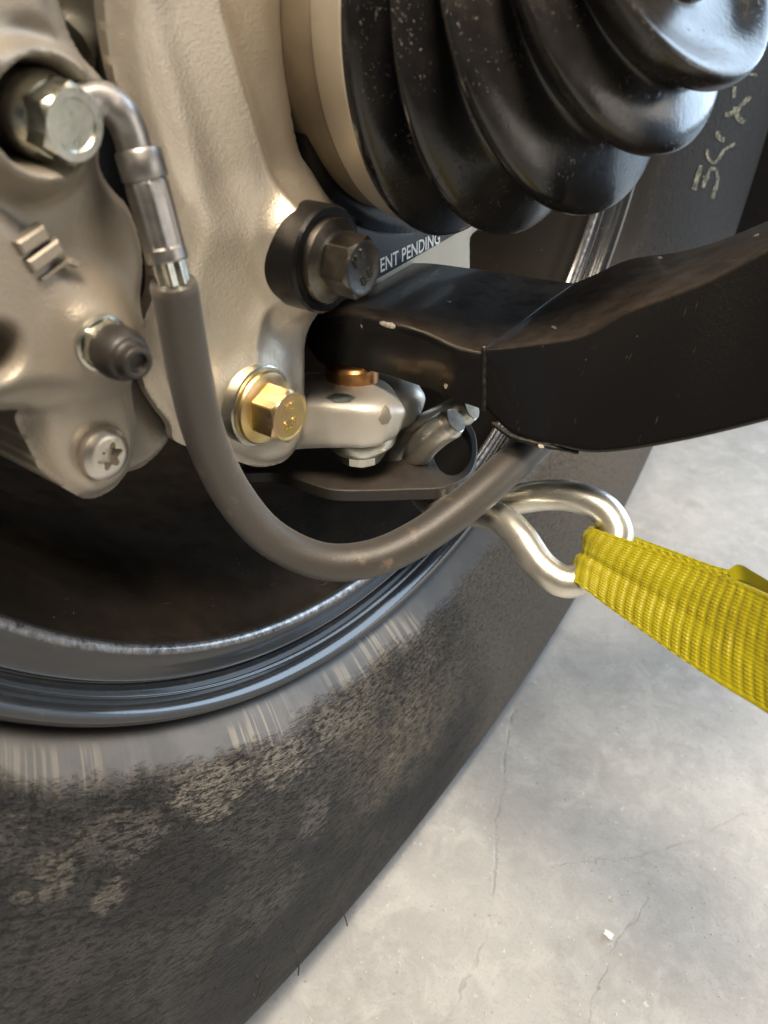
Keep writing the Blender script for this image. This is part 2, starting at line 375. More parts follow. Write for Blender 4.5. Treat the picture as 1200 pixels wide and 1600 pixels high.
# tyre: UV = (metres round the wheel, metres from the bead)
t = NT('tyre_rubber'); uvs = t.node('ShaderNodeSeparateXYZ', {0: t.tc.outputs['UV']}); s_ = uvs.outputs[1]
wav = t.math('ADD', s_, t.math('MULTIPLY', t.math('SUBTRACT', t.noise(26, 4, 0.6, t.co((1, 1, 1), True)), 0.5), 0.022))
worn = t.ramp(wav, 0.017, 0.026)
duv = t.node('ShaderNodeVectorMath', {0: t.co((1, 1, 1), True)}, operation='ADD')
nz = t.node('ShaderNodeTexNoise', {'Vector': t.co((90, 200, 1), True), 'Scale': 1.0, 'Detail': 4.0, 'Roughness': 0.65}).outputs[1]
nzs = t.node('ShaderNodeVectorMath', {0: nz, 1: (0.0022, 0.0010, 0)}, operation='MULTIPLY'); t.l.new(nzs.outputs[0], duv.inputs[1])
def uvm(sc):
    n = t.n.new('ShaderNodeMapping'); t.l.new(duv.outputs[0], n.inputs[0]); n.inputs['Scale'].default_value = sc; return n.outputs[0]
u_ = uvs.outputs[0]
va = t.node('ShaderNodeTexVoronoi', {'Vector': uvm((150, 480, 1)), 'Scale': 1.0, 'Randomness': 1.0}); cellr = t.node('ShaderNodeSeparateColor', {0: va.outputs[1]}).outputs[0]
big = t.noise(1.0, 5, 0.62, t.co((16, 22, 1), True), 0.5); patch = t.ramp(big, 0.44, 0.64)
fib = t.noise(1.0, 3, 0.7, uvm((210, 800, 1)), 0.0); fib2 = t.noise(1.0, 3, 0.7, uvm((560, 1500, 1)), 0.0)
grain = t.math('ADD', t.math('MULTIPLY', fib, 0.6), t.math('MULTIPLY', fib2, 0.4))
cellr2 = fib2
gap = t.math('MAXIMUM', t.ramp(fib, 0.44, 0.38), t.math('MAXIMUM', t.ramp(fib2, 0.40, 0.33), t.math('MULTIPLY', t.ramp(va.outputs[0], 0.72, 0.80), 0.7)))
fuzz = t.ramp(t.math('ADD', u_, t.math('MULTIPLY', t.math('SUBTRACT', big, 0.5), 0.06)), -0.005, 0.04)
rib = t.ramp(t.noise(1.0, 3, 0.55, t.co((230, 5, 1), True)), 0.50, 0.54)
ribz = t.math('MULTIPLY', t.ramp(wav, 0.009, 0.014), t.math('SUBTRACT', 1.0, t.ramp(wav, 0.026, 0.034)))
def near_u(u0, hw): return t.ramp(t.math('ABSOLUTE', t.math('SUBTRACT', uvs.outputs[0], u0)), hw, hw*0.6)
ribq = t.math('MAXIMUM', near_u(-0.035, 0.045), t.math('MAXIMUM', near_u(-0.118, 0.022), t.math('MULTIPLY', near_u(-0.215, 0.025), 0.6)))
ribp = t.ramp(t.noise(11, 2, 0.5, t.co((1, 0.2, 1), True)), 0.48, 0.58)
smooth_c = t.mix(t.ramp(t.noise(40, 4, 0.6, t.co((1, 1, 1), True)), 0.3, 0.7), (0.085, 0.081, 0.079), (0.120, 0.114, 0.109))
smooth_c = t.mix(t.ramp(s_, 0.012, 0.005), smooth_c, (0.012, 0.012, 0.013))  # near-black by the bead: shadow of the rim gap put into the colour
smooth_c = t.mix(t.math('MULTIPLY', t.math('MULTIPLY', rib, ribz), t.math('MULTIPLY', t.math('MAXIMUM', t.math('MULTIPLY', ribp, 0.4), ribq), 0.9)), smooth_c, (0.22, 0.20, 0.165))
wc = t.mix(patch, (0.024, 0.023, 0.023), (0.046, 0.043, 0.039))
lightz = t.math('MULTIPLY', t.ramp(wav, 0.055, 0.022), 0.55)
wc = t.mix(t.math('MULTIPLY', t.ramp(grain, 0.50, 0.70), t.math('ADD', t.lerp(patch, 0.03, 0.16), t.math('MULTIPLY', t.math('MULTIPLY', lightz, 1.7), patch), clamp=True)), wc, (0.19, 0.17, 0.14))
wc = t.mix(t.math('MULTIPLY', gap, 0.7), wc, (0.006, 0.006, 0.006))
wc = t.mix(fuzz, wc, t.mix(t.ramp(fib2, 0.4, 0.65), (0.080, 0.069, 0.057), (0.135, 0.116, 0.093)))
dusty = t.math('MULTIPLY', t.ramp(t.noise(1.0, 5, 0.7, t.co((40, 50, 1), True), 0.2), 0.25, 0.70), t.math('MULTIPLY', t.math('MULTIPLY', t.ramp(u_, -0.095, -0.05), t.ramp(s_, 0.100, 0.070)), t.math('SUBTRACT', 1.0, t.ramp(u_, -0.01, 0.030))))
wc = t.mix(t.math('MULTIPLY', dusty, t.lerp(t.ramp(t.math('ADD', t.math('MULTIPLY', fib2, 0.5), t.math('MULTIPLY', fib, 0.5)), 0.40, 0.58), 0.12, 0.85)), wc, (0.20, 0.17, 0.125))
def blob_us(u0, s0, ru, rs):
    du = t.math('DIVIDE', t.math('SUBTRACT', u_, u0), ru); dv = t.math('DIVIDE', t.math('SUBTRACT', wav, s0), rs)
    return t.ramp(t.math('ADD', t.math('ADD', t.math('MULTIPLY', du, du), t.math('MULTIPLY', dv, dv)), t.math('MULTIPLY', t.math('SUBTRACT', t.noise(1.0, 4, 0.7, t.co((90, 200, 1), True)), 0.5), 3.2)), 1.0, 0.2)
pl = blob_us(-0.149, 0.0300, 0.024, 0.011)
for q_ in ((-0.108, 0.0300, 0.022, 0.010, 1.0), (-0.075, 0.0300, 0.020, 0.009, 0.8), (-0.186, 0.0350, 0.022, 0.008, 0.4), (-0.190, 0.0480, 0.008, 0.005, 0.6), (-0.215, 0.0390, 0.013, 0.006, 0.45), (-0.095, 0.0600, 0.011, 0.015, 0.5), (-0.116, 0.083, 0.02, 0.012, 0.25)):
    pl = t.math('MAXIMUM', pl, t.math('MULTIPLY', blob_us(*q_[:4]), q_[4]))
wc = t.mix(t.math('MULTIPLY', t.math('MULTIPLY', pl, t.math('SUBTRACT', 1.0, t.math('MULTIPLY', gap, 0.95))), t.lerp(t.ramp(fib, 0.44, 0.60), 0.25, 0.85)), wc, (0.21, 0.19, 0.155))
shaded_u = t.ramp(u_, 0.17, 0.30); wc = t.mix(shaded_u, wc, (0.010, 0.010, 0.011)); smooth_c = t.mix(shaded_u, smooth_c, (0.014, 0.014, 0.015))  # darkened rubber on the far upper sidewall paints in the shade there
hgt = t.math('MULTIPLY', t.math('SUBTRACT', grain, t.math('MULTIPLY', gap, 0.5)), t.math('MULTIPLY', worn, t.math('SUBTRACT', 1.0, t.math('MULTIPLY', fuzz, 0.75))))
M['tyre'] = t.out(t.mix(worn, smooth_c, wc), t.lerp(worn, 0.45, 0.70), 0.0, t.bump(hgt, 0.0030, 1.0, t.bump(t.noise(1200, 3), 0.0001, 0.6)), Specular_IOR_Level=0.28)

# concrete floor
t = NT('concrete'); v = t.co()
c = t.mix(t.ramp(t.noise(9, 6, 0.62, v), 0.34, 0.68), (0.325, 0.326, 0.32), (0.41, 0.408, 0.398))
c = t.mix(t.math('MULTIPLY', t.ramp(t.noise(58, 6, 0.7, v, 0.8), 0.42, 0.68), 0.55), c, (0.485, 0.48, 0.465))
c = t.mix(t.math('MULTIPLY', t.ramp(t.noise(34, 5, 0.7, v, 0.4), 0.48, 0.70), 0.55), c, (0.27, 0.265, 0.257))
c = t.mix(t.math('MULTIPLY', t.ramp(t.noise(420, 4, 0.7, v), 0.60, 0.76), 0.30), c, (0.19, 0.18, 0.165))
c = t.mix(t.math('MULTIPLY', t.ramp(t.noise(900, 3, 0.7, v), 0.56, 0.66), 0.35), c, (0.22, 0.21, 0.20))
c = t.mix(t.math('MULTIPLY', t.ramp(t.voro(95, v), 0.09, 0.03), 0.5), c, (0.16, 0.15, 0.13))
c = t.mix(t.math('MULTIPLY', t.ramp(t.noise(240, 3, 0.6, v), 0.66, 0.72), 0.55), c, (0.62, 0.61, 0.59))
sepw = t.node('ShaderNodeSeparateXYZ', {0: v})
wx = t.math('ADD', sepw.outputs[0], t.math('MULTIPLY', t.math('SUBTRACT', t.noise(45, 5, 0.7, v), 0.5), 0.012))
wy = t.math('ADD', sepw.outputs[1], t.math('MULTIPLY', t.math('SUBTRACT', t.noise(45, 5, 0.7, t.co((1.1, 1, 1))), 0.5), 0.012))
def crack(pts, width):
    P = [PZ(a, b, FLOOR_Z)[:2] for a, b in pts]; best = None
    for a, b in zip(P[:-1], P[1:]):
        e = b-a; L = float(e@e); qx = t.math('SUBTRACT', wx, float(a[0])); qy = t.math('SUBTRACT', wy, float(a[1]))
        tt = t.math('ADD', t.math('MULTIPLY', qx, float(e[0])/L), t.math('MULTIPLY', qy, float(e[1])/L), clamp=True)
        dx = t.math('SUBTRACT', qx, t.math('MULTIPLY', tt, float(e[0]))); dy = t.math('SUBTRACT', qy, t.math('MULTIPLY', tt, float(e[1])))
        d = t.math('SQRT', t.math('ADD', t.math('MULTIPLY', dx, dx), t.math('MULTIPLY', dy, dy)))
        best = d if best is None else t.math('MINIMUM', best, d)
    return t.ramp(best, width, width*0.25)
k1 = crack([(800, 1110), (790, 1190), (775, 1300), (770, 1415), (745, 1500), (690, 1600), (640, 1700)], 0.0011)
k2 = crack([(860, 1352), (985, 1340), (1090, 1310), (1145, 1280), (1260, 1240)], 0.0006)
k3 = crack([(1015, 1400), (960, 1480), (925, 1560), (905, 1650)], 0.0007)
kk = t.math('MULTIPLY', t.math('MAXIMUM', k1, t.math('MAXIMUM', k2, k3)), t.ramp(t.noise(70, 4, 0.6, v), 0.36, 0.60))
c = t.mix(t.math('MULTIPLY', kk, 0.26), c, (0.13, 0.12, 0.10))
M['floor'] = t.out(c, t.lerp(t.noise(25, 5, 0.6, v), 0.34, 0.58), 0.0, t.bump(t.noise(130, 6, 0.65, v), 0.0012, 0.35, t.bump(t.math('SUBTRACT', 1.0, kk), 0.0005, 0.4)))

# ------------------------------------------------------------------ setting: the floor
fl = mesh('floor', [(-8, -8, FLOOR_Z), (8, -8, FLOOR_Z), (8, 8, FLOOR_Z), (-8, 8, FLOOR_Z)], [(0, 1, 2, 3)], M['floor'], None, 0)
tag(fl, 'pale mottled concrete floor with hairline cracks', None, kind='structure')

# ------------------------------------------------------------------ wheel: tyre and rim
wheel = thing('wheel', 'black racing wheel with a worn grey slick tyre behind the suspension', 'wheel', (0, 0, 0))
tp = cat_rom([(-0.010, 0.2005), (-0.004, 0.2035), (0.002, 0.208), (0.009, 0.217), (0.016, 0.233), (0.0215, 0.255), (0.0250, 0.290), (0.0258, 0.316),
              (0.0235, 0.333), (0.014, 0.345), (-0.006, 0.3512), (-0.06, 0.352), (-0.20, 0.352), (-0.225, 0.343), (-0.235, 0.28), (-0.22, 0.22)], 8)
seg = 720; s = np.concatenate([[0], np.cumsum(np.linalg.norm(np.diff(tp, axis=0), axis=1))])
V = []; UV = []; Fc = []
for i, (x, R) in enumerate(tp):
    for k in range(seg+1):
        a = 2*math.pi*k/seg-math.pi
        R_ = R-0.028*math.exp(-(a/0.6)**2)*max(0.0, (R-0.21)/0.142); V.append((x, R_*math.sin(a), max(-R_*math.cos(a), FLOOR_Z-0.0005))); UV.append((a*0.26, s[i]))
for i in range(len(tp)-1):
    for k in range(seg): Fc.append((i*(seg+1)+k, i*(seg+1)+k+1, (i+1)*(seg+1)+k+1, (i+1)*(seg+1)+k))
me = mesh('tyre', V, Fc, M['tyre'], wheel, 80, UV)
TYRE = BVHTree.FromPolygons([tuple(v) for v in V], Fc)
def on_tyre(px, py, off=0.0003):
    h = TYRE.ray_cast(Vector(CAM), Vector(ray(px, py)).normalized())
    if h[0] is None: return PX(px, py, 0.02)
    n = h[1] if h[1].dot(Vector(ray(px, py))) < 0 else -h[1]
    return np.array(h[0]+n*off)
rp = [(-0.150, 0.166), (-0.085, 0.169), (-0.045, 0.172), (-0.024, 0.1765), (-0.0150, 0.1806), (-0.0105, 0.1816), (-0.0090, 0.1822), (-0.0081, 0.1832), (-0.0078, 0.1846), (-0.0080, 0.1866), (-0.0084, 0.1890), (-0.0086, 0.1915),
      (-0.0084, 0.1922), (-0.0098, 0.1927), (-0.0097, 0.1936), (-0.0066, 0.1940), (-0.0046, 0.1946), (-0.0048, 0.1953), (-0.0024, 0.1960), (-0.0004, 0.1973), (0.0004, 0.1988), (0.0000, 0.2003), (-0.0016, 0.2016), (-0.0045, 0.2022), (-0.010, 0.2020)]
rim = lathe('rim', cat_rom(rp[5:], 5).tolist(), (0, 0, 0), (1, 0, 0), M['rim'], wheel, 512, False, sharp=60)
lathe('rim_barrel', cat_rom(rp[:6], 6).tolist(), (0, 0, 0), (1, 0, 0), M['barrel'], rim, 384, False, sharp=60)
def spoke(i, h, r, t_):
    return (h+0.012*max(0, math.cos(5*t_))*(1 if 0.05 < r < 0.15 else 0), r)
lathe('wheel_face', [(-0.150, 0.1665), (-0.150, 0.150), (-0.148, 0.12), (-0.145, 0.09), (-0.14, 0.06), (-0.138, 0.03), (-0.138, 0.001)], (0, 0, 0), (1, 0, 0), M['barrel'], rim, 240, True, spoke)
# crayon handwriting on the sidewall
def stroke(pts, wpx):
    P = cat_rom(np.array(pts, float)/6.0+np.array([1000, 60]), 6); T = np.gradient(P, axis=0); T /= np.maximum(np.linalg.norm(T, axis=1)[:, None], 1e-6)
    N = np.stack([-T[:, 1], T[:, 0]], 1); V = []; Fc = []
    for i, (p, n) in enumerate(zip(P, N)):
        ww = wpx*(0.75+0.5*RNG.random())
        V += [on_tyre(*(p-n*ww)), on_tyre(*(p+n*ww))]
        if i: Fc.append((2*i-2, 2*i-1, 2*i+1, 2*i))
    return V, Fc
V, Fc = join(*[stroke(p, w_) for p, w_ in [
    ([(500, 1420), (530, 1310), (570, 1190)], 3.2), ([(580, 1400), (610, 1320), (650, 1235), (700, 1225), (722, 1290), (712, 1370), (672, 1500)], 2.8), ([(590, 1310), (640, 1290)], 3.5),
    ([(630, 1040), (628, 1095), (650, 1140), (690, 1165), (740, 1120), (780, 1050), (890, 985)], 2.4), ([(730, 865), (722, 910), (760, 945), (785, 950)], 3.8),
    ([(880, 450), (872, 560)], 3.0), ([(1030, 545), (950, 620), (890, 680), (810, 720), (815, 690)], 3.4), ([(885, 640), (900, 720), (950, 780), (960, 760)], 4.0), ([(1010, 330), (1090, 345)], 2.2)]])
mesh('crayon_mark', V, Fc, M['crayon'], wheel, 0)
for pts in ([(464, 1490), (467, 1508), (466, 1524)], [(536, 1425), (540, 1436), (543, 1447)], [(404, 1530), (412, 1518), (418, 1508)], [(400, 1560), (405, 1545), (410, 1530)]):
    d = 0.0
    base = on_tyre(pts[0][0]-6, pts[0][1]-8); dd = (base-CAM)@FW
    P = [base]+[PD(a, b, dd-0.001) for a, b in pts]
    tube('rubber_whisker', cat_rom(P, 4), 0.00028, M['cap'], wheel, 6)

# ------------------------------------------------------------------ upright
XU = -0.005
up_o = thing('upright', 'pale cast aluminium suspension upright in the middle, with bolted bosses', 'upright', (XU, -0.06, -0.11))
U = [(148, -140), (152, -40), (156, 20), (163, 70), (174, 120), (188, 165), (206, 230), (222, 330), (232, 400), (233, 451), (219, 501), (215, 560), (222, 600), (240, 632), (262, 662), (269, 685), (292, 697), (330, 706),
     (365, 718), (400, 729), (433, 724), (456, 708), (466, 685), (473, 640), (474, 580), (476, 526), (496, 488), (530, 450), (562, 400), (552, 345), (520, 308), (480, 265), (461, 220), (446, 130), (438, 60), (437, 0), (440, -60), (450, -140)]
relief('upright_body', [
    dict(px=U, x=XU, r=0.0040),
    dict(px=[(196, -140), (212, -20), (236, 80), (262, 170), (290, 280), (300, 360), (286, 430), (275, 520), (285, 600), (320, 660), (380, 690), (430, 660), (440, 580), (425, 500), (450, 440), (470, 390), (455, 340), (425, 290), (400, 200), (375, 110), (345, 0), (330, -140)], x=XU+0.003, r=0.004, outline=False, slope=0.55, k=0.002),
    dict(px=[(440, 400), (450, 350), (485, 318), (525, 330), (545, 380), (540, 440), (505, 482), (465, 470)], x=XU+0.0088, r=0.002, outline=False, slope=1.2, k=0.003),
    dict(px=[(362, 632), (378, 590), (420, 570), (455, 590), (466, 632), (450, 672), (415, 690), (378, 675)], x=XU+0.0055, r=0.0015, outline=False, slope=0.9, k=0.003)],
    M['upright'], up_o, 0.0006, 0.0015, [
    dict(px=[(190, -140), (212, -10), (232, 110), (262, 210), (296, 320)], x=XU+0.003, w=0.0020, h=0.0008, p=1.2),
    dict(px=[(318, -140), (343, 0), (372, 110), (405, 215), (430, 300), (440, 350)], x=XU+0.003, w=0.0034, h=0.0028, p=1.0),
    dict(px=[(270, 20), (310, 150), (350, 270)], x=XU+0.002, w=0.009, h=-0.0016),
    dict(px=[(300, 330), (360, 360), (430, 350)], x=XU+0.003, w=0.006, h=0.0006),
    dict(px=[(330, 440), (345, 540), (365, 600)], x=XU+0.003, w=0.009, h=-0.0007),
    dict(px=[(440, 450), (410, 500), (398, 560)], x=XU+0.004, w=0.0030, h=0.0014, p=1.2),
    dict(px=[(262, 520), (270, 580), (300, 650)], x=XU+0.003, w=0.003, h=0.0005)], smooth=26)
AX = np.array([1.0, 0, 0])
def letters(txt, org, size, parent, mat, axis_h, dy=0.0, mir=False, rot=0.0):
    """raised characters on a bolt head facing +x"""
    c_, s_2 = math.cos(rot), math.sin(rot); ey = np.array([0, 1.0, 0]); ez = np.array([0, 0, 1.0])
    ex = c_*ey+s_2*ez; e2 = -s_2*ey+c_*ez
    V, Fc = place(text_mesh(txt, size, 0.00018, size*0.01), np.asarray(org)+AX*axis_h+e2*dy, ex, e2, AX)
    return mesh('raised_mark', V, Fc, mat, parent, 30)
# black flange bolt with its spacer
b0 = PX(474, 398, XU+0.006)
lathe('spacer', [(-0.006, 0.0129), (0.0076, 0.0129), (0.0083, 0.0123), (0.0083, 0.0104), (0.0076, 0.0099), (0.0076, 0.005)], b0, AX, M['anodised'], up_o, 96)
bh = b0+AX*0.0076
V, Fc = join(lathe_vf([(0, 0.0005), (0, 0.0102), (0.0016, 0.0103), (0.0024, 0.0100), (0.0036, 0.0083), (0.0042, 0.0072), (0.0043, 0.004)], bh, AX, 96)[:2], hex_vf(bh, AX, 0.0066, 0.0038, 0.0114, 0.35, 0.0002, 0.8))
bolt = mesh('flange_bolt', V, Fc, M['black_oxide'], up_o, 28, label='black flange bolt through the thick black spacer')
letters('8.8', bh, 0.0040, bolt, M['black_oxide'], 0.01125, -0.0026, rot=0.5); letters('K S', bh, 0.0034, bolt, M['black_oxide'], 0.01125, 0.0030, rot=0.5)
# yellow pinch bolt
p0 = PX(403, 633, XU+0.0055)
V, Fc = join(lathe_vf([(0.0016, 0.0005), (0.0016, 0.0096), (0.0026, 0.0097), (0.0032, 0.0093), (0.0040, 0.0074), (0.0041, 0.004)], p0, AX, 96)[:2], hex_vf(p0, AX, 0.0064, 0.0036, 0.0112, 0.1, 0.00025, 0.86))
pb = mesh('pinch_bolt', V, Fc, M['yellow_zinc'], up_o, 28, label='yellow zinc bolt with raised marks on its head')
lathe('washer', [(-0.003, 0.006), (-0.003, 0.0107), (0.0013, 0.0107), (0.0016, 0.0103), (0.0016, 0.006)], p0, AX, M['zinc'], pb, 96, False)
letters('8.8', p0, 0.0040, pb, M['yellow_zinc'], 0.0110, -0.0022); letters('KS', p0, 0.0034, pb, M['yellow_zinc'], 0.0110, 0.0024)

# ------------------------------------------------------------------ brake caliper
XC = -0.002
cal = thing('brake_caliper', 'taupe cast brake caliper at the left edge, beside the hose', 'brake caliper', (XC, -0.11, -0.07))
body = [(-60, 240), (-60, -120), (60, -120), (84, 0), (98, 45), (118, 82), (145, 110), (158, 128), (160, 170), (150, 250), (168, 290), (196, 322), (212, 365), (219, 405), (216, 438), (203, 480), (213, 515), (206, 560), (190, 600), (150, 622), (80, 640), (30, 640), (-60, 600)]
ear = [(60, 560), (110, 545), (160, 560), (188, 600), (200, 632), (206, 665), (203, 712), (188, 745), (156, 766), (122, 770), (96, 752), (80, 715), (68, 660)]
earb = [(-10, 560), (60, 540), (150, 560), (188, 610), (203, 712), (186, 747), (150, 767), (118, 770), (88, 757), (48, 730), (31, 697), (5, 635)]
c0 = (83, 185)
def circ_px(c, rx, ry, n=16): return [(c[0]+rx*math.cos(2*math.pi*i/n), c[1]+ry*math.sin(2*math.pi*i/n)) for i in range(n)]
relief('caliper_body', [
    dict(px=body, x=XC, r=0.003),
    dict(px=earb, x=XC-0.007, r=0.0015),
    dict(px=ear, x=XC-0.0015, r=0.0009, slope=1.0, k=0.0006),
    dict(px=[(-60, 300), (-20, 315), (30, 345), (80, 395), (130, 440), (190, 470), (215, 520), (195, 575), (150, 600), (60, 610), (-60, 610)], x=XC+0.0030, r=0.0035, outline=False, slope=0.9, k=0.002),
    dict(px=[(-60, 90), (20, 70), (75, 78), (120, 92), (154, 118), (158, 150), (155, 250), (105, 292), (40, 282), (0, 262), (-60, 265)], x=XC+0.0085, r=0.003, outline=False, slope=1.6, k=0.0015),
    dict(px=[(-60, -120), (60, -120), (82, 0), (100, 60), (40, 45), (-60, 85)], x=XC+0.0035, r=0.003, outline=False, slope=0.8, k=0.003),
    dict(px=[(122, 500), (150, 480), (190, 485), (215, 520), (212, 560), (190, 585), (155, 590), (128, 560)], x=XC+0.0065, r=0.0012, outline=False, slope=0.8, k=0.0025),
    dict(px=circ_px((84, 180), 79, 82), x=XC+0.0085, cut=0.020, r=0.0008, outline=False),
    dict(px=circ_px((135, 225), 42, 50), x=XC+0.0085, cut=0.010, r=0.001, outline=False),
    dict(px=circ_px((0, 550), 28, 34), x=XC+0.003, cut=0.02, r=0.001, outline=False),
    dict(px=circ_px((157, 706), 42, 43), x=XC-0.0015, cut=0.0012, r=0.0006, outline=False)],
    M['caliper'], cal, 0.0005, 0.03, smooth=3)
relief('caliper_bridge', [dict(px=[(150, 560), (200, 565), (225, 600), (248, 635), (264, 672), (255, 695), (228, 722), (204, 734), (170, 740), (140, 700)], x=XC-0.012, r=0.003)], M['caliper'], cal, 0.0006, 0.02)
relief('mounting_bracket', [dict(px=[(60, -140), (240, -140), (240, 160), (150, 160), (118, 90), (90, 20)], x=XC-0.018, r=0.002), dict(px=[(112, 60), (130, 42), (150, 46), (162, 66), (160, 130), (130, 120), (115, 90)], x=XC-0.014, r=0.002, outline=False, slope=2.0)], M['olive'], cal, 0.0007, 0.006)
def bar(a, b, wid, x, h):
    A = PX(*a, x); B = PX(*b, x); d = (B-A)/np.linalg.norm(B-A); n = np.cross(AX, d)*wid*0.5; V = []
    for hh, sc in ((-0.001, 1.15), (h*0.7, 1.0), (h, 0.7)):
        for e, sg in ((A, 1), (B, 1), (B, -1), (A, -1)): V.append(e+n*sg*sc+AX*hh+d*((1-sc)*wid*0.5*(1 if e is A else -1)))
    Fc = [(8, 9, 10, 11)]
    for r_ in (0, 4):
        for i in range(4): Fc.append((r_+i, r_+(i+1) % 4, r_+4+(i+1) % 4, r_+4+i))
    return V, Fc
XB = XC+0.003
V, Fc = join(bar((26, 388), (68, 360), 0.0026, XB, 0.0014), bar((43, 416), (90, 382), 0.0026, XB, 0.0014), bar((62, 437), (104, 406), 0.0007, XB, 0.0007), bar((104, 406), (120, 413), 0.0012, XB, 0.0010))
mesh('cast_mark', V, Fc, M['caliper'], cal, 30)
# torx screw in the lower ear
t0 = PX(157, 706, XC-0.0025)
def torx(i, h, r, t_):
    if i in (6, 7): return (h, r*(1+0.22*math.cos(6*t_)))
    return (h, r)
lathe('torx_screw', [(-0.001, 0.0060), (0.0016, 0.0060), (0.0022, 0.0058), (0.0030, 0.0048), (0.0033, 0.0040), (0.0033, 0.0036), (0.0033, 0.0027), (0.0012, 0.0025), (0.0012, 0.0003)], t0, AX, M['torx'], cal, 120, False, torx, 25)
# bleed screw: gold hex and rubber cap
q0 = PX(160, 536, XC+0.0065); qa = (PD(222, 572, 0.158)-q0); qv = CAM-q0; qa = AX*0.75+0.45*qv/np.linalg.norm(qv)+np.array([0, 0.10, -0.22]); qa /= np.linalg.norm(qa)
bs = mesh('bleed_screw', *join(lathe_vf([(-0.001, 0.0005), (-0.001, 0.0056), (0.0006, 0.0056), (0.001, 0.005)], q0, qa, 64)[:2], hex_vf(q0, qa, 0.0046, 0.0004, 0.0052, 0.3)), M['zinc'], cal, 28)
cp = lathe('rubber_cap', cat_rom([(0.0030, 0.0040), (0.0034, 0.0049), (0.0050, 0.0052), (0.0072, 0.0051), (0.0092, 0.0044), (0.0099, 0.0036), (0.0108, 0.0032), (0.0120, 0.0031), (0.0124, 0.0027), (0.0124, 0.0020), (0.0112, 0.0016), (0.0112, 0.0003)], 4).tolist(), q0, qa, M['cap'], bs, 64)

# ------------------------------------------------------------------ brake hose with banjo bolt
hose = thing('brake_hose', 'dark rubber brake hose looping from the caliper under the black arm', 'brake hose', tuple(PD(275, 445, 0.155)))
j0 = PX(62, 180, XC-0.002); ja = np.array([1, 0.05, -0.10]); ja /= np.linalg.norm(ja)
V, Fc = join(lathe_vf([(0.0, 0.0005), (0.0, 0.0073), (0.0020, 0.0074), (0.0030, 0.0070), (0.0042, 0.0062), (0.0043, 0.004)], j0, ja, 96)[:2], hex_vf(j0, ja, 0.0058, 0.0036, 0.0092, 0.12, 0.0005, 0.68, 0.8))
mesh('banjo_bolt', V, Fc, M['zinc'], hose, 28, label='zinc banjo bolt in the recess of the caliper')
lathe('banjo_ring', [(-0.008, 0.0068), (-0.0002, 0.0068), (-0.0002, 0.004)], j0, ja, M['fitting'], hose, 64)
el = cat_rom([PD(108, 172, 0.132), PD(140, 158, 0.134), PD(165, 160, 0.1355), PD(188, 178, 0.137), PD(202, 205, 0.139), PD(212, 240, 0.141)], 8)
tube('elbow', el, np.linspace(0.0034, 0.0032, len(el)), M['fitting'], hose, 32)
fa = PD(215, 233, 0.141); fb = PD(262, 408, 0.150); fax = fb-fa; fl_ = np.linalg.norm(fax); fax /= fl_
def crimp(i, h, r, t_):
    return (h, r*(1-0.09*(1-abs(math.sin(4*t_))**8))) if 7 <= i <= 10 else (h, r)
lathe('ferrule', [(0, 0.0030), (0, 0.0040), (0.0006, 0.0043), (fl_*0.24, 0.0043), (fl_*0.26, 0.0041), (fl_*0.265, 0.0038), (fl_*0.28, 0.0039), (fl_*0.30, 0.0041), (fl_*0.5, 0.0041), (fl_*0.8, 0.0041), (fl_*0.86, 0.0041), (fl_*0.88, 0.0041), (fl_*0.985, 0.0041), (fl_, 0.0039), (fl_, 0.0028)], fa, fax, M['fitting'], hose, 144, True, crimp, 30)
nk = lathe_vf([(fl_-0.001, 0.0030), (fl_+0.0045, 0.0030)], fa, fax, 72, False, lambda i, h, r, t_: (h, r*(1+0.12*math.cos(7*t_))))
mesh('braid_neck', nk[0], nk[1], M['zinc'], hose, 40)
hp = cat_rom([PD(271, 440, 0.1515), PD(284, 515, 0.159), PD(300, 600, 0.168), PD(322, 685, 0.179), PD(362, 770, 0.190), PD(420, 838, 0.199), PD(500, 876, 0.204), PD(580, 873, 0.207), PD(655, 840, 0.210), PD(728, 788, 0.214), PD(785, 738, 0.219), PD(835, 692, 0.226), PD(880, 640, 0.236)], 12)
rr = 0.0047+0.0007*np.linspace(0, 1, len(hp)); rr[0] *= 0.93
tube('hose', hp, rr, M['hose'], hose, 40, True, 50, lambda s2, a: 0.006*math.sin(s2*180+a*2))

# ------------------------------------------------------------------ drive shaft: joint cup, clamp, boot
ds = thing('drive_shaft', 'glossy black ribbed rubber boot on the drive shaft, at the top', 'drive shaft', (0, 0, 0))
lathe('joint_cup', [(-0.05, 0.044), (-0.03, 0.0470), (-0.004, 0.0482), (0.0006, 0.0480), (0.0016, 0.0470), (0.0030, 0.046)], (0, 0, 0), AX, M['cup'], ds, 160)
lathe('boot_clamp', [(0.0026, 0.047), (0.0026, 0.0493), (0.0032, 0.0498), (0.0122, 0.0516), (0.0127, 0.0512), (0.0127, 0.049)], (0, 0, 0), AX, M['band'], ds, 160, False)
BA, BB, BA0, BB0 = -0.331, 1.10, 0.079, -0.252            # how the boot bends with the angled shaft
def bent(x):
    f = max(0.0, (x-0.0115)/0.004); f = min(1.0, f); q = min(x, 0.068)
    c_ = np.array([q, (BA0*q+BA*q*q/.14)*f, (BB0*q+BB*q*q/.14)*f]); n = np.array([1, (BA0+BA*q/.07)*f, (BB0+BB*q/.07)*f])
    c_ = c_+n*(x-q); return c_, n/np.linalg.norm(n)
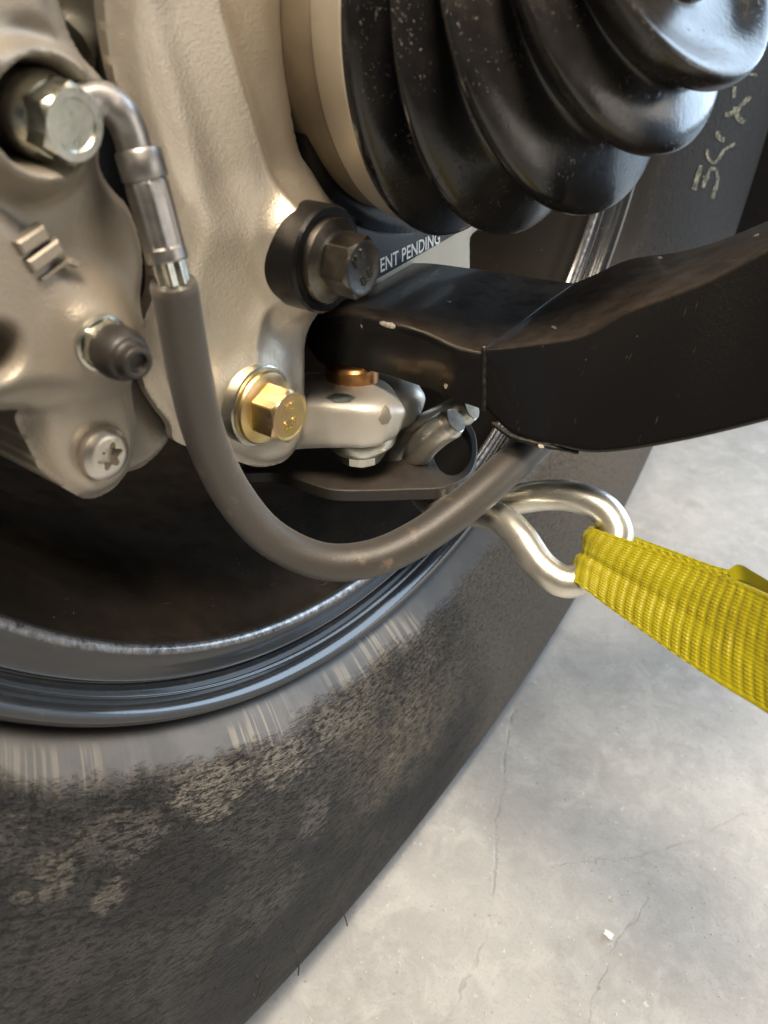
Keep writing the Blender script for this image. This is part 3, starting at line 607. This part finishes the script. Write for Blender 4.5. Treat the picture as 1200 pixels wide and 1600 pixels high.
def bent_lathe(name, prof, mat, parent, seg=220, sharp=75):
    V = []; Fc = []; UV = []
    for i, (x, R) in enumerate(prof):
        c_, n = bent(x); e1 = np.cross(n, [0, 0, 1.0]); e1 /= np.linalg.norm(e1); e2 = np.cross(n, e1)
        for k in range(seg):
            a_ = 2*math.pi*k/seg; V.append(c_+R*(math.cos(a_)*e1+math.sin(a_)*e2)); UV.append((k/seg, x))
        if i:
            for k in range(seg): Fc.append(((i-1)*seg+k, (i-1)*seg+(k+1) % seg, i*seg+(k+1) % seg, i*seg+k))
    return mesh(name, V, Fc, mat, parent, sharp, UV)
bp = [(0.0100, 0.0480), (0.0108, 0.0504), (0.0118, 0.0514), (0.0138, 0.0514), (0.0152, 0.0505), (0.0168, 0.0470), (0.0188, 0.0420), (0.0204, 0.0400), (0.0222, 0.0430), (0.0240, 0.0474), (0.0254, 0.0486), (0.0268, 0.0484), (0.0284, 0.0460), (0.0310, 0.0400), (0.0330, 0.0372), (0.0352, 0.0400),
      (0.0380, 0.0448), (0.0396, 0.0460), (0.0412, 0.0455), (0.0428, 0.0420), (0.0448, 0.0350), (0.0462, 0.0318), (0.0482, 0.0330), (0.0508, 0.0374), (0.0526, 0.0385), (0.0540, 0.0381), (0.0554, 0.0345), (0.0566, 0.0290), (0.0576, 0.0272), (0.0594, 0.0290), (0.0614, 0.0314), (0.0630, 0.0320), (0.0642, 0.0318), (0.0649, 0.0305), (0.0643, 0.0270), (0.0628, 0.0215), (0.0622, 0.0160), (0.0630, 0.0130), (0.0680, 0.0120)]
bent_lathe('bellows', cat_rom(bp, 5).tolist(), M['boot'], ds)
bent_lathe('shaft', [(0.050, 0.0112), (0.062, 0.0112), (0.19, 0.0112)], M['black_oxide'], ds, 48, 40)
bent_lathe('small_clamp', [(0.0672, 0.0117), (0.0672, 0.0134), (0.0740, 0.0134), (0.0740, 0.0112)], M['torx'], ds, 64, 30)

# ------------------------------------------------------------------ label bracket behind the bolt
XL = -0.010
br = thing('label_bracket', 'black anodised clamp plate with white lettering under the rubber boot', 'bracket', tuple(PX(640, 385, XL)))
relief('plate', [dict(px=[(500, 250), (545, 330), (590, 352), (640, 357), (700, 340), (760, 300), (790, 322), (735, 352), (660, 395), (590, 435), (540, 470), (490, 430)], x=XL, r=0.0006, spline=False)], M['anodised'], br, 0.0006, 0.012)
relief('clamp_ring', [dict(px=[(480, 200), (560, 200), (600, 290), (640, 330), (720, 320), (700, 352), (640, 364), (585, 358), (540, 330), (500, 290)], x=XL+0.004, r=0.001)], M['anodised'], br, 0.0006, 0.010)
relief('silver_block', [dict(px=[(560, 420), (640, 375), (700, 345), (752, 344), (752, 354), (738, 364), (733, 372), (733, 460), (600, 480)], x=XL-0.004, r=0.0008, spline=False)], M['block'], br, 0.0006, 0.02)
la = PX(593, 417, XL); lb = PX(687, 371, XL); ex = (lb-la)/np.linalg.norm(lb-la); ez = AX; ey = np.cross(ez, ex)
TW = np.linalg.norm(lb-la)
Vt, Ft = text_mesh('PATENT PENDING', 1.0, 0.02, 0.012); wd = Vt[:, 0].max()-Vt[:, 0].min()
x_r = Vt[:, 0].max(); sc_x = TW/(wd*0.79); ht = Vt[:, 1].max()-Vt[:, 1].min(); sc_y = 0.0044/ht
Vt = Vt*np.array([sc_x, sc_y, 0.00006/0.02]); Vt[:, 0] -= x_r*sc_x; Vt[:, 0] += Vt[:, 1]*0.0
V, Fc = place((Vt, Ft), lb+AX*0.00006, ex, ey, ez); mesh('lettering', V, Fc, M['print'], br, 0)

# ------------------------------------------------------------------ lower ball joint
bjc = PD(552, 640, 0.243)
bj = thing('ball_joint', 'silver forged ball joint clevis with a copper bush under the black arm', 'ball joint', tuple(bjc))
def blob(path, rv, rh, flat=2.6):
    path = cat_rom(path, 8); m = len(path); V = []; Fc = []; seg_ = 40; T, _, _ = frames(path); rv = np.interp(np.linspace(0, 1, m), np.linspace(0, 1, len(rv)), rv); rh = np.interp(np.linspace(0, 1, m), np.linspace(0, 1, len(rh)), rh)
    for i in range(m):
        e1 = np.cross(T[i], [0, 0, 1.0]); e1 /= np.linalg.norm(e1); e2 = np.cross(e1, T[i])
        for k in range(seg_):
            a = 2*math.pi*k/seg_; c_, s2 = math.cos(a), math.sin(a)
            V.append(path[i]+e1*rh[i]*np.sign(c_)*abs(c_)**(2/flat)+e2*rv[i]*np.sign(s2)*abs(s2)**(2/flat))
    for i in range(m-1):
        for k in range(seg_): Fc.append((i*seg_+k, i*seg_+(k+1) % seg_, (i+1)*seg_+(k+1) % seg_, (i+1)*seg_+k))
    for i in (0, m-1):
        c_ = len(V); V.append(path[i])
        for k in range(seg_): Fc.append((c_, i*seg_+k, i*seg_+(k+1) % seg_))
    return V, Fc
cl = mesh('clevis', *blob([PD(430, 644, 0.244), PD(480, 641, 0.242), PD(530, 639, 0.239), PD(570, 641, 0.238), PD(597, 644, 0.239), PD(614, 647, 0.240), PD(622, 648, 0.241)],
     [0.0102, 0.0095, 0.0090, 0.0085, 0.0073, 0.0056, 0.0006], [0.011, 0.0120, 0.0130, 0.0130, 0.0115, 0.008, 0.001], 4.2), M['clevis'], bj, 60)
mesh('rear_lug', *blob([PD(560, 620, 0.262), PD(600, 622, 0.258), PD(630, 624, 0.256), PD(648, 626, 0.256), PD(658, 627, 0.257)], [0.0088, 0.0092, 0.0088, 0.0062, 0.0008], [0.010, 0.012, 0.0105, 0.007, 0.001], 3.6), M['clevis'], bj, 60)
def decal(name, tgt, pts, mat, parent, off=0.0002):
    L = wloc(tgt); tr = BVHTree.FromPolygons([tuple(np.array(v.co)+L) for v in tgt.data.vertices], [tuple(p.vertices) for p in tgt.data.polygons])
    def hit(q):
        r_ = Vector(ray(*q)).normalized(); h = tr.ray_cast(Vector(CAM), r_)
        if h[0] is None: return None
        n = h[1] if h[1].dot(r_) < 0 else -h[1]; return np.array(h[0]+n*off)
    P2 = np.array(pts, float); cen = P2.mean(0); rings = [[cen]]+[[cen+(p-cen)*f for p in P2] for f in (0.33, 0.66, 1.0)]
    V = []; Fc = []; n = len(P2); V = [hit(cen)]
    for rg in rings[1:]: V += [hit(q) for q in rg]
    if any(v is None for v in V): return
    Fc = [(0, 1+k, 1+(k+1) % n) for k in range(n)]
    for g_ in range(2): Fc += [(1+g_*n+k, 1+(g_+1)*n+k, 1+(g_+1)*n+(k+1) % n, 1+g_*n+(k+1) % n) for k in range(n)]
    mesh(name, V, Fc, mat, parent, 40)
decal('worn_patch', cl, [(596, 640), (602, 633), (608, 640), (611, 652), (606, 661), (597, 663), (591, 655)], M['patch'], bj)
decal('scuff', cl, [(508, 622), (525, 615), (545, 617), (556, 622), (546, 629), (525, 630)], M['zinc'], bj)
ZZ = np.array([0, 0, 1.0])
cb = PD(550, 571, 0.2365)
lathe('copper_bush', [(-0.012, 0.0082), (0.0006, 0.0082), (0.0014, 0.0075), (0.0018, 0.0068), (0.0018, 0.003)], cb, ZZ, M['copper'], bj, 72)
wb = PD(563, 681, 0.243)
lathe('zinc_washer', [(-0.0032, 0.0040), (-0.0032, 0.0094), (-0.0022, 0.0102), (-0.0012, 0.0104), (-0.0008, 0.0114), (0.0016, 0.0117), (0.0026, 0.0112), (0.0026, 0.004)], wb, ZZ, M['zinc'], bj, 96)
mesh('lock_nut', *hex_vf(wb-ZZ*0.003, -ZZ, 0.0070, 0, 0.0046, 0.2), M['zinc'], bj, 28, label='small plated nut under the washer')

# ------------------------------------------------------------------ black control arm
arm = thing('control_arm', 'black welded box section control arm sweeping across to the right', 'control arm', tuple(PD(760, 560, 0.2)))
B_ = [(520, 462), (560, 440), (640, 410), (740, 418), (840, 433), (900, 441), (928, 429), (985, 404), (1060, 393), (1120, 377), (1200, 345), (1340, 282)]
F_ = [(487, 500), (503, 480), (565, 486), (653, 508), (712, 534), (757, 545), (830, 536), (915, 521), (985, 484), (1100, 440), (1200, 390), (1340, 310)]
G_ = [(478, 538), (506, 571), (560, 576), (650, 602), (705, 624), (757, 642), (800, 681), (862, 698), (935, 711), (1060, 693), (1200, 660), (1340, 620)]
DF = [0.233, 0.231, 0.227, 0.221, 0.216, 0.212, 0.207, 0.201, 0.196, 0.188, 0.181, 0.172]
def section(i, n=1.0):
    b = PD(*B_[i], DF[i]+0.034); f = PD(*F_[i], DF[i]); g = PD(*G_[i], DF[i]+0.004); h = g+(b-f)*0.98
    return b, f, g, h
def loft_arm(i0, i1, rnd, grow=0.0):
    S = [np.array(section(i)) for i in range(i0, i1+1)]
    if i1 == 11: e_ = (S[-1]-S[-2]).mean(0); S += [S[-1]+e_*q_ for q_ in (1.2, 2.5, 4.0)]
    S = np.array(S); S = np.stack([cat_rom(S[:, j], 8) for j in range(4)], 1)
    V = []; Fc = []; per = None
    for sct in S:
        ring = []; cen = sct.mean(0)
        for j in range(4):
            p = sct[j]+(sct[j]-cen)/np.linalg.norm(sct[j]-cen)*grow; a = sct[j-1]; c_ = sct[(j+1) % 4]; r_ = rnd[j]
            da = (a-p)/np.linalg.norm(a-p); dc = (c_-p)/np.linalg.norm(c_-p)
            for q in range(7):
                u = q/6; ring.append((1-u)**2*(p+da*r_)+2*u*(1-u)*p+u*u*(p+dc*r_))
        per = len(ring); V += ring
    m = len(S)
    for i in range(m-1):
        for k in range(per): Fc.append((i*per+k, i*per+(k+1) % per, (i+1)*per+(k+1) % per, (i+1)*per+k))
    Fc.append(tuple(range(per))); Fc.append(tuple(range((m-1)*per, m*per)))
    return V, Fc
mesh('arm_tab', *loft_arm(0, 5, (0.0015, 0.0040, 0.0007, 0.001)), M['arm'], arm, 50)
mesh('arm_box', *loft_arm(5, 11, (0.0015, 0.0014, 0.0025, 0.002), 0.0003), M['arm'], arm, 50)
def wob_weld(s2, a): return 0.10*math.sin(s2*2100)+0.10*math.sin(s2*700+1+a)
def weld(pts, r, wb_=wob_weld): 
    return tube('weld_bead', cat_rom(pts, 14), r, M['weld'], arm, 14, True, 60, wb_)
weld([section(5)[1]+[0, 0, 0.0003], (section(5)[1]+section(5)[2])/2, section(5)[2]], 0.0008)
weld([section(5)[1], PD(800, 515, 0.221), PD(850, 476, 0.233), section(5)[0]], 0.00022)
weld([PD(770, 662, 0.2145), PD(800, 682, 0.2105), PD(850, 696, 0.2072), PD(905, 706, 0.2045)], 0.0007)
ARM = []
for o in list(arm.children):
    if o.name.startswith(('arm_tab', 'arm_box')):
        L = wloc(o); ARM.append(BVHTree.FromPolygons([tuple(np.array(v.co)+L) for v in o.data.vertices], [tuple(p.vertices) for p in o.data.polygons]))
def on_arm(px, py, off):
    best = None; r_ = Vector(ray(px, py)).normalized()
    for tr in ARM:
        h = tr.ray_cast(Vector(CAM), r_)
        if h[0] is not None and (best is None or h[3] < best[3]): best = h
    if best is None: return PD(px, py, 0.2)
    n = best[1] if best[1].dot(r_) < 0 else -best[1]
    return np.array(best[0]+n*off)
def chip(cx, cy, rx, ry, ang):
    n = 11; V = [on_arm(cx, cy, 0.00022)]; c_, s2 = math.cos(ang), math.sin(ang)
    for k in range(n):
        a = 2*math.pi*k/n; q = 0.75+0.5*RNG.random(); x, y = rx*q*math.cos(a), ry*q*math.sin(a); V.append(on_arm(cx+c_*x-s2*y, cy+s2*x+c_*y, 0.00012))
    mesh('paint_chip', V, [(0, 1+k, 1+(k+1) % n) for k in range(n)], M['chip'], arm, 0)
for a in [(606, 508, 12, 5, 0.3), (757, 545, 3.5, 4.5, 0), (565, 510, 3, 1.5, 1.2), (1031, 403, 4, 2, 0.2), (866, 512, 4, 2, 0.4), (697, 603, 2.5, 4, 0.2), (1182, 368, 5, 2, -0.4), (845, 697, 5, 3, 0.4), (702, 472, 4, 1.2, 0.1)]: chip(*a)

# ------------------------------------------------------------------ tie-down bracket
ZB = -0.1245
tb = thing('tie_down_bracket', 'flat black steel tie down strip with a ring end holding the hook', 'bracket', tuple(PZ(600, 740, ZB)))
outl = cat_rom([PZ(a, b, ZB) for a, b in [(372, 736), (415, 706), (470, 694), (530, 704), (590, 718), (630, 716), (655, 690), (690, 652), (722, 650), (741, 672), (746, 705), (738, 735), (718, 752), (690, 762), (640, 764), (580, 766), (520, 765), (480, 754), (430, 738)]], 6, True)
hole = [PZ(706+30*math.cos(a), 700+42*math.sin(a), ZB) for a in np.linspace(0, 2*math.pi, 40, endpoint=False)]
bm = bmesh.new()
def loop_edges(pts):
    vs = [bm.verts.new(p) for p in pts]; return [bm.edges.new((vs[i], vs[(i+1) % len(vs)])) for i in range(len(vs))]
es = loop_edges(outl)+loop_edges(hole)
g = bmesh.ops.triangle_fill(bm, use_beauty=True, edges=es)
fs = [f for f in bm.faces]
ext = bmesh.ops.extrude_face_region(bm, geom=fs)
bmesh.ops.translate(bm, verts=[e for e in ext['geom'] if isinstance(e, bmesh.types.BMVert)], vec=(0, 0, -0.0044))
V = [tuple(v.co) for v in bm.verts]; bm.verts.index_update(); Fc = [tuple(v.index for v in f.verts) for f in bm.faces]; bm.free()
sb = mesh('steel_strip', V, Fc, M['bracket'], tb, 30)
md = sb.modifiers.new('edge_round', 'BEVEL'); md.width = 0.0005; md.segments = 2; md.limit_method = 'ANGLE'

# ------------------------------------------------------------------ wire hook
hk = thing('strap_hook', 'zinc plated double wire hook caught in the tie down ring', 'hook', tuple(PD(760, 790, 0.24)))
path = [(712, 657, .2370), (683, 676, .2430), (659, 700, .2530), (648, 726, .2640), (652, 756, .2680), (672, 783, .2600), (700, 794, .2480), (740, 800, .2370), (782, 811, .2285), (813, 840, .2235), (846, 886, .2200), (885, 909, .2185), (925, 895, .2185), (956, 862, .2195), (963, 830, .2205), (942, 796, .2225),
        (898, 776, .2260), (850, 774, .2310), (790, 783, .2390), (738, 786, .2480), (692, 782, .2600), (656, 764, .2720), (634, 734, .2750), (630, 704, .2680), (655, 675, .2580), (698, 652, .2490), (737, 637, .2430)]
hpth = cat_rom([PD(*p) for p in path], 12)
hr = 0.0047+0.0002*np.maximum(np.clip(1-np.arange(len(hpth))/55, 0, 1), np.clip(1-np.arange(len(hpth))[::-1]/55, 0, 1)); hr[:3] = [0.0039, 0.0043, 0.0045]; hr[-3:] = [0.0045, 0.0043, 0.0039]
tube('hook_rod', hpth, hr, M['hook'], hk, 32, True, 50)
for e, d in ((0, -1), (-1, 1)):
    T, N, Bn = frames(hpth); n = 28; o = hpth[e]+T[e]*d*0.0003; V = [o+T[e]*d*0.0004]
    for k in range(n):
        a = 2*math.pi*k/n; rr_ = 0.0039*(0.93+0.08*RNG.random()); V.append(o+rr_*(math.cos(a)*N[e]+math.sin(a)*Bn[e]))
    mesh('sheared_end', V, [(0, 1+k, 1+(k+1) % n) for k in range(n)], M['cut_steel'], hk, 0)

# ------------------------------------------------------------------ yellow strap
st = thing('ratchet_strap', 'yellow woven webbing strap looped through the wire hook', 'strap', tuple(PD(1000, 900, 0.205)))
rows = [((1360, 968, .176), (1360, 1150, .172)), ((1200, 912, .192), (1200, 1070, .190)), ((1150, 893, .199), (1150, 1030, .197)), ((1110, 882, .205), (1110, 1000, .203)), ((1040, 856, .216), (1040, 960, .214)), ((978, 834, .2255), (965, 930, .2245)), ((945, 827, .2265), (915, 918, .2260)),
        ((926, 822, .2225), (892, 902, .2225)), ((924, 823, .2170), (890, 903, .2175)), ((938, 829, .2125), (905, 914, .2130)), ((985, 845, .2070), (950, 948, .2080)), ((1080, 880, .1945), (1040, 1012, .1945)), ((1150, 907, .1830), (1120, 1066, .1815)), ((1215, 936, .1720), (1200, 1115, .1700)), ((1360, 1000, .1500), (1360, 1225, .1470))]
Tt = cat_rom([PD(*r_[0]) for r_ in rows], 14); Bb = cat_rom([PD(*r_[1]) for r_ in rows], 14)
def ext(A_):
    d0 = A_[0]-A_[4]; d1 = A_[-1]-A_[-5]; d0 = d0/np.linalg.norm(d0); d1 = d1/np.linalg.norm(d1)
    return np.vstack([A_[0]+d0*0.07, A_, A_[-1]+d1*0.07])
Tt = ext(Tt); Bb = ext(Bb)
mid = (Tt+Bb)/2; sl = np.concatenate([[0], np.cumsum(np.linalg.norm(np.diff(mid, axis=0), axis=1))])
ns = int(sl[-1]/0.00022); su = np.linspace(0, sl[-1], ns)
Tt = np.stack([np.interp(su, sl, Tt[:, j]) for j in range(3)], 1); Bb = np.stack([np.interp(su, sl, Bb[:, j]) for j in range(3)], 1)
ker = np.ones(15)/15
for A_ in (Tt, Bb):
    for j in range(3): A_[:, j] = np.convolve(np.pad(A_[:, j], 7, 'edge'), ker, 'valid')
nw = 160; wv = np.linspace(0, 1, nw)
Pm = Tt[:, None, :]*(1-wv)[None, :, None]+Bb[:, None, :]*wv[None, :, None]
dS = np.gradient(Pm, axis=0); dW = np.gradient(Pm, axis=1); Nn = np.cross(dS, dW); Nn /= np.linalg.norm(Nn, axis=2)[..., None]
sw = sl[14*8+1]                                            # arc position of the wrap
front = su[:, None]-sw
skew = su[:, None]+0.0030*np.sin(wv[None, :]*2.2+0.5)
ph_ = (skew/0.0029) % 1.0; bars = np.clip(np.minimum(ph_, 1-ph_)*5.0-0.55, 0, 1); bars = bars*bars*(3-2*bars)
thr = 0.5+0.5*np.cos(2*math.pi*wv[None, :]*27)
sel = np.exp(-((wv-0.02)/0.018)**2)+np.exp(-((wv-0.98)/0.018)**2)
rn = np.array([[RNG.random() for _ in range(14)] for _ in range(60)]); iu = np.clip(su/sl[-1]*58.9, 0, 58.9); iw = wv*12.9
def lat(i_, f_): return i_.astype(int), f_
a0, fa_ = iu.astype(int), (iu % 1)[:, None]; b0_, fb_ = iw.astype(int), (iw % 1)[None, :]
nmod = (rn[a0][:, b0_]*(1-fb_)+rn[a0][:, b0_+1]*fb_)*(1-fa_)+(rn[a0+1][:, b0_]*(1-fb_)+rn[a0+1][:, b0_+1]*fb_)*fa_
worn_ = np.clip((su[:, None]-sw-0.040-0.012*nmod)/0.018, 0, 1)
bars = bars*(0.45+0.75*nmod)*(1-0.75*worn_)
disp = (0.00030*bars+0.00014*bars*thr+(0.00004+0.00006*worn_)*thr)*(1-np.clip(sel, 0, 1))[None, :]+0.00028*sel[None, :]
fold_c = 0.50+0.06*np.clip(front/0.05, -1, 2); fold_a = np.exp(-np.clip(np.abs(front)-0.006, 0, 1)/0.022)
disp = disp-0.0010*np.exp(-((wv[None, :]-fold_c)/0.07)**2)*fold_a+0.0008*np.exp(-((wv[None, :]-0.25)/0.13)**2)*fold_a+0.0006*np.exp(-((wv[None, :]-0.8)/0.13)**2)*fold_a
disp = disp+0.0006*np.sin(wv[None, :]*14+front*90)*np.exp(-np.abs(front)/0.012)
cdir = np.sign(((CAM-Pm)*Nn).sum(2)[-1, 0]); Pm = Pm+Nn*cdir*disp[..., None]
thick = 0.0011; Pb = Pm-Nn*cdir*thick
Vs = np.concatenate([Pm.reshape(-1, 3), Pb.reshape(-1, 3)]); off = ns*nw
ii, jj = np.meshgrid(np.arange(ns-1), np.arange(nw-1), indexing='ij'); a = (ii*nw+jj).ravel()
f1 = np.stack([a, a+1, a+nw+1, a+nw], 1); f2 = f1[:, ::-1]+off; e = np.arange(ns-1)*nw
f3 = np.stack([e, e+nw, e+nw+off, e+off], 1); e2 = e+nw-1; f4 = np.stack([e2+nw, e2, e2+off, e2+nw+off], 1)
mesh('webbing', Vs, np.concatenate([f1, f2, f3, f4]), M['strap'], st, 70)
# a raised fold of the tail on the back layer
tail = [PD(1138, 890, .196), PD(1155, 882, .194), PD(1180, 895, .190), PD(1230, 925, .183)]
V = []; Fc = []
tc_ = cat_rom(tail, 6)
for i, p in enumerate(tc_):
    dn = PD(*(np.array([1150+i*4, 935+i*3])), 0.197); q = p+(dn-p)*0.35; th = (CAM-p)/np.linalg.norm(CAM-p)*0.0009
    V += [p, q, q-th, p-th]
for i in range(len(tc_)-1):
    for k in range(4): Fc.append((4*i+k, 4*i+(k+1) % 4, 4*i+4+(k+1) % 4, 4*i+4+k))
Fc += [(0, 1, 2, 3), tuple(4*(len(tc_)-1)+k for k in range(4))]
mesh('strap_tail', V, Fc, M['strap'], st, 30)

# ------------------------------------------------------------------ black body panel beyond the tyre
bpn = thing('body_panel', 'black painted body panel behind the tyre at the far upper right', 'body panel', tuple(PD(1230, 250, 0.55)))
gx_, gz_ = 24, 16; V = []; Fc = []
o0 = PD(1135, 375, 0.50); o1 = PD(1420, 375, 0.50); upv = np.array([0.02, 0.05, 1.0])
for lay in (0, 1):
    for i in range(gx_):
        for j in range(gz_):
            a_, b_ = i/(gx_-1), j/(gz_-1)
            V.append(o0+(o1-o0)*a_+upv*0.32*b_+FW*(0.012*math.sin(b_*2.6)+lay*0.004)+np.array([0, 0, 0.012*a_]))
for lay in (0, 1):
    for i in range(gx_-1):
        for j in range(gz_-1): k_ = lay*gx_*gz_+i*gz_+j; Fc.append((k_, k_+1, k_+gz_+1, k_+gz_))
rim_i = [i*gz_ for i in range(gx_)]+[(gx_-1)*gz_+j for j in range(1, gz_)]+[i*gz_+gz_-1 for i in range(gx_-2, -1, -1)]+[j for j in range(gz_-2, 0, -1)]
for a_, b_ in zip(rim_i, rim_i[1:]+rim_i[:1]): Fc.append((a_, b_, b_+gx_*gz_, a_+gx_*gz_))
mesh('panel_skin', V, Fc, M['anodised'], bpn, 40)

# ------------------------------------------------------------------ on the floor
sc0 = PZ(950, 1462, FLOOR_Z)
V = []; Fc = []
for i in range(4):
    for j, wd_ in enumerate((-1, 1)):
        V.append(sc0+np.array([(-1.5+i)*0.0012, wd_*0.0012*(1+0.3*RNG.random()), 0.0006+0.0008*RNG.random()]))
for i in range(3): Fc.append((2*i, 2*i+1, 2*i+3, 2*i+2))
o = mesh('paper_scrap', V, Fc, M['paper'], None, 0); md = o.modifiers.new('thickness', 'SOLIDIFY'); md.thickness = 0.0003
tag(o, 'tiny white paper scrap lying on the concrete floor', 'scrap')
V = []; Fc = []
for i in range(900):
    p = PZ(RNG.uniform(420, 1300), RNG.uniform(700, 1640), FLOOR_Z); r_ = RNG.uniform(0.0002, 0.0007); n = len(V)
    for k in range(5):
        a = 2*math.pi*k/5+RNG.random(); V.append(p+[r_*math.cos(a)*RNG.uniform(.6, 1.3), r_*math.sin(a)*RNG.uniform(.6, 1.3), 0])
    V.append(p+[0, 0, r_*0.8])
    for k in range(5): Fc.append((n+k, n+(k+1) % 5, n+5))
t = NT('grit'); M['grit'] = t.out(t.mix(t.noise(60, 3), (0.3, 0.27, 0.22), (0.75, 0.73, 0.7)), 0.6)
o = mesh('floor_grit', V, Fc, M['grit'], None, 0); tag(o, 'fine sand grains scattered over the concrete', 'grit', kind='stuff')
